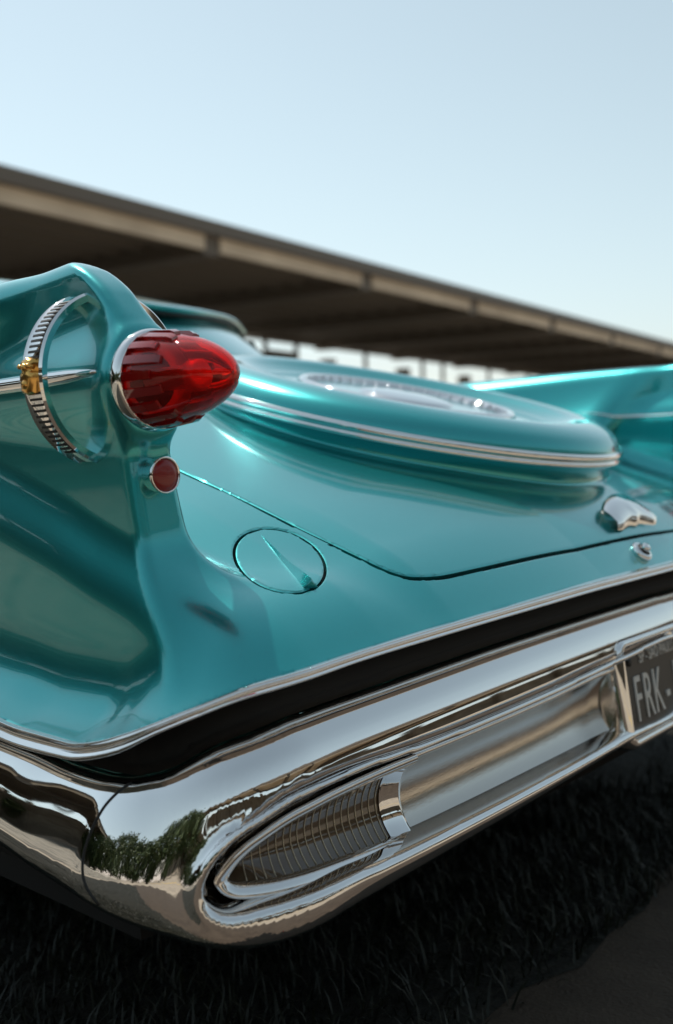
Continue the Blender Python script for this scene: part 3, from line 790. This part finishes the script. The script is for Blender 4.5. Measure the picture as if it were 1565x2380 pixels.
sheet('grass_verge', edge+[(7, 1.7), (-7, 1.7)], .004, M['soil'])
M['shadepave'] = mat('shaded_pavement', (.08, .06, .045), 0, .9)
n_ = noise(M['shadepave'], 9, 6, .65); ramp(M['shadepave'], n_, (.032, .021, .013), (.062, .044, .029)); n2 = noise(M['shadepave'], 150, 3); bump(M['shadepave'], n2, .6, .005)
sheet('shaded_pavement', [(-9, -1.1), (9, -1.1), (9, .3), (-9, .3)], .002, M['shadepave'])  # pavement strip behind the car, its shade put into a darker colour
M['bounce'] = mat('pale_bounce_sheet', (.45, .4, .33), 0, .9)
n_ = noise(M['bounce'], .7, 6); ramp(M['bounce'], n_, (.36, .31, .25), (.5, .45, .38))
sheet('bounce_apron', [(-60, 5), (220, 5), (220, 60), (-60, 60)], .003, M['bounce'])  # pale sheet added to bounce sunlight up under the grandstand roof
sheet('cobbled_path', [(-14, 1.9), (-1.6, 1.9), (-1.6, 30), (-14, 30)], .006, M['cobble'])
sheet('yellow_line', [(-40, -3.1), (40, -3.1), (40, -3.25), (-40, -3.25)], .004, M['kerbp'])
nb = 46000
rx = np.where(np.random.rand(nb) < .75, np.random.uniform(-1.6, 1.2, nb), np.random.uniform(-6.5, 4, nb)); ry = np.random.uniform(.06, 1.65, nb)
# clumps and bare patches
keep = (np.sin(rx*5.1+1.3*np.sin(ry*4))+np.sin(ry*6.7+rx*2.1)+np.random.normal(0, .6, nb)) > -.9
rx, ry = rx[keep], ry[keep]; nb = len(rx)
hgt = np.random.uniform(.012, .05, nb)*np.random.uniform(.6, 1.2, nb); an = np.random.uniform(0, 2*math.pi, nb); bn = np.random.uniform(.01, .045, nb); wd = np.random.uniform(.0012, .0024, nb)
cx_, sx_ = np.cos(an), np.sin(an); z0 = np.zeros(nb)+.003
base = np.stack([rx, ry, z0], 1); sd = np.stack([-sx_, cx_, z0*0], 1)*wd[:, None]
mid = base+np.stack([cx_*bn*.35, sx_*bn*.35, hgt*.6], 1); tip = base+np.stack([cx_*bn, sx_*bn, hgt], 1)
Vg = np.stack([base-sd, base+sd, mid+sd*.8, mid-sd*.8, tip], 1).reshape(-1, 3); k = np.arange(nb)*5
Tg = np.concatenate([np.stack([k, k+1, k+2], 1), np.stack([k, k+2, k+3], 1), np.stack([k+3, k+2, k+4], 1)])
tag(addnp('grass', Vg, Tg, M['grass']), kind='stuff')

# ------------------------------------------------------------------ grandstand canopies
M['conc'] = mat('weathered_concrete', (.23, .2, .16), 0, .9)
n_ = noise(M['conc'], .8, 6, .6); ramp(M['conc'], n_, (.13, .11, .085), (.27, .235, .19))
M['sheetm'] = mat('roof_sheet', (.5, .44, .36), .0, .7)
n_ = noise(M['sheetm'], .5, 5); ramp(M['sheetm'], n_, (.38, .30, .22), (.60, .49, .37))
M['soffit'] = mat('roof_underside', (.6, .5, .38), .0, .7)
n_ = noise(M['soffit'], .5, 5); ramp(M['soffit'], n_, (.5, .41, .30), (.78, .65, .49))
M['steel'] = mat('dark_steel', (.10, .082, .065), .0, .6)
M['wht'] = mat('white_panel', (.8, .8, .78), 0, .6)
def stand(name, label, O, ang, L0, L1, zf, zb, depth, bay, sign=1, fine=True):
    """O: point on the front edge line; ang: direction; depth goes to the left of direction*sign"""
    r = empty(name, (O[0], O[1], 0)); tag(r, label, 'grandstand')
    r.rotation_euler = (0, 0, ang)
    def bx(nm, l0, l1, d0, d1, z0, z1, m):
        d0, d1 = d0*sign, d1*sign
        if d0 > d1: d0, d1 = d1, d0
        V, F = box(l0, l1, d0, d1, z0, z1); return add(nm, V, F, m, r, smooth=False)
    zr = lambda d: zf+(zb-zf)*d/depth
    def slab(nm, l0, l1, d0, d1, t0, t1, m):
        V = [(l, d*sign, zr(d)+t) for t in (t0, t1) for d in (d0, d1) for l in (l0, l1)]
        F = box(0, 1, 0, 1, 0, 1)[1]
        return add(nm, V, F if sign > 0 else [f[::-1] for f in F], m, r, smooth=False)
    nb_ = int((L1-L0)/bay)
    for i in range(nb_):
        l = L0+i*bay
        slab('roof_panel', l+.02, l+bay-.02, 0, depth, 0, .08, M['soffit'])
        slab('fascia', l+.3, l+bay-.3, -.12, -.002, -.5, .0, M['sheetm'])
        slab('beam', l-.3, l+.3, -.05, depth, -.6, -.003, M['steel'])
        for d in (np.linspace(1.2, depth-.8, 12) if fine else []): slab('purlin', l+.305, l+bay-.305, d-.13, d+.13, -.28, -.003, M['steel'])
        bx('column', l-.3, l+.3, depth-.9, depth-.3, 0, zr(depth)-1.1, M['conc'])
        bx('back_wall', l+.31, l+bay-.31, depth-.5, depth-.3, 0, zr(depth)-1.8, M['conc'])
        if i % 4 == 1: bx('shutter', l+bay*.36, l+bay*.67, depth-.44, depth-.34, zr(depth)-1.79, zr(depth)-.9, M['conc'])
        for q in (() if not fine else (.35, .68) if i % 2 else (.52,)): bx('mullion', l+bay*q-.12, l+bay*q+.12, depth-.45, depth-.33, zr(depth)-1.8, zr(depth)-.5, M['steel'])
        bx('back_girder', l+.31, l+bay-.31, depth-.6, depth-.2, zr(depth)-.5, zr(depth)-.1, M['steel'])
    slab('gutter', L0, L0+nb_*bay, -.35, -.125, -.12, .22, M['steel'])
    return r
bd = rad(4.2)
stand('grandstand', 'long cantilevered grandstand roof with beams behind the teal car', (3.0, 17.5), bd, -36, 190, 6.8, 7.1, 12.5, 7.0, 1)
stand('paddock_canopy', 'long paddock canopy facing the rear bumper of the teal car', (0, -14), rad(-3), -70, 110, 5.4, 5.8, 9, 6.5, -1, False)

# ------------------------------------------------------------------ unseen trees, added to darken the reflections in the car's flank
M['leaf'] = mat('leaf', (.05, .08, .025), 0, .6); n_ = noise(M['leaf'], .9, 3); ramp(M['leaf'], n_, (.025, .05, .012), (.075, .10, .03))
M['bark'] = mat('bark', (.12, .09, .06), 0, .9)
def unseen_tree(x, y, h, cr, seed, label):
    rg = np.random.default_rng(seed); t = empty('unseen_tree', (x, y, 0)); tag(t, label, 'unseen_tree', 'unseen trees added to darken the car reflections')
    V, F = tube([(0, 0, -.05), (.05, .02, h*.25), (-.06, .05, h*.5), (.02, 0, h*.75)], [.2, .15, .11, .05], 10); add('trunk', V, F, M['bark'], t)
    for k in range(5):
        a = k*1.26+rg.uniform(0, .5); z = h*(.35+.06*k); e = (math.cos(a)*cr*.6, math.sin(a)*cr*.6, z+h*.2)
        V, F = tube([(0, .02, z), (e[0]*.5, e[1]*.5, z+h*.12), e], [.07, .05, .02], 7); add('limb', V, F, M['bark'], t)
    ncl = 60; cc = rg.normal(0, 1, (ncl, 3)); cc /= np.linalg.norm(cc, axis=1)[:, None]; cc = cc*rg.uniform(.35, 1, (ncl, 1))**.5*np.array([cr, cr, h*.46])+np.array([0, 0, h*.52])
    n = 5500; ci = rg.integers(0, ncl, n); p = cc[ci]+rg.normal(0, cr*.16, (n, 3))
    a = rg.normal(0, 1, (n, 3)); a /= np.linalg.norm(a, axis=1)[:, None]; b = np.cross(a, rg.normal(0, 1, (n, 3))); b /= np.linalg.norm(b, axis=1)[:, None]
    sz = rg.uniform(.12, .26, (n, 1)); Vt = np.stack([p-a*sz, p+b*sz*.5, p+a*sz, p-b*sz*.5], 1).reshape(-1, 3); k = np.arange(n)*4
    Tt = np.stack([k, k+1, k+2, k+3], 1); addnp('crown', Vt, Tt, M['leaf'], t)
for i in range(14):
    unseen_tree(-23+.8*math.sin(i*2.1), -10+i*3.6, 6.2+.9*math.sin(i*1.7), 2.5, i, 'leafy green tree in a row added to darken the reflections in the car')
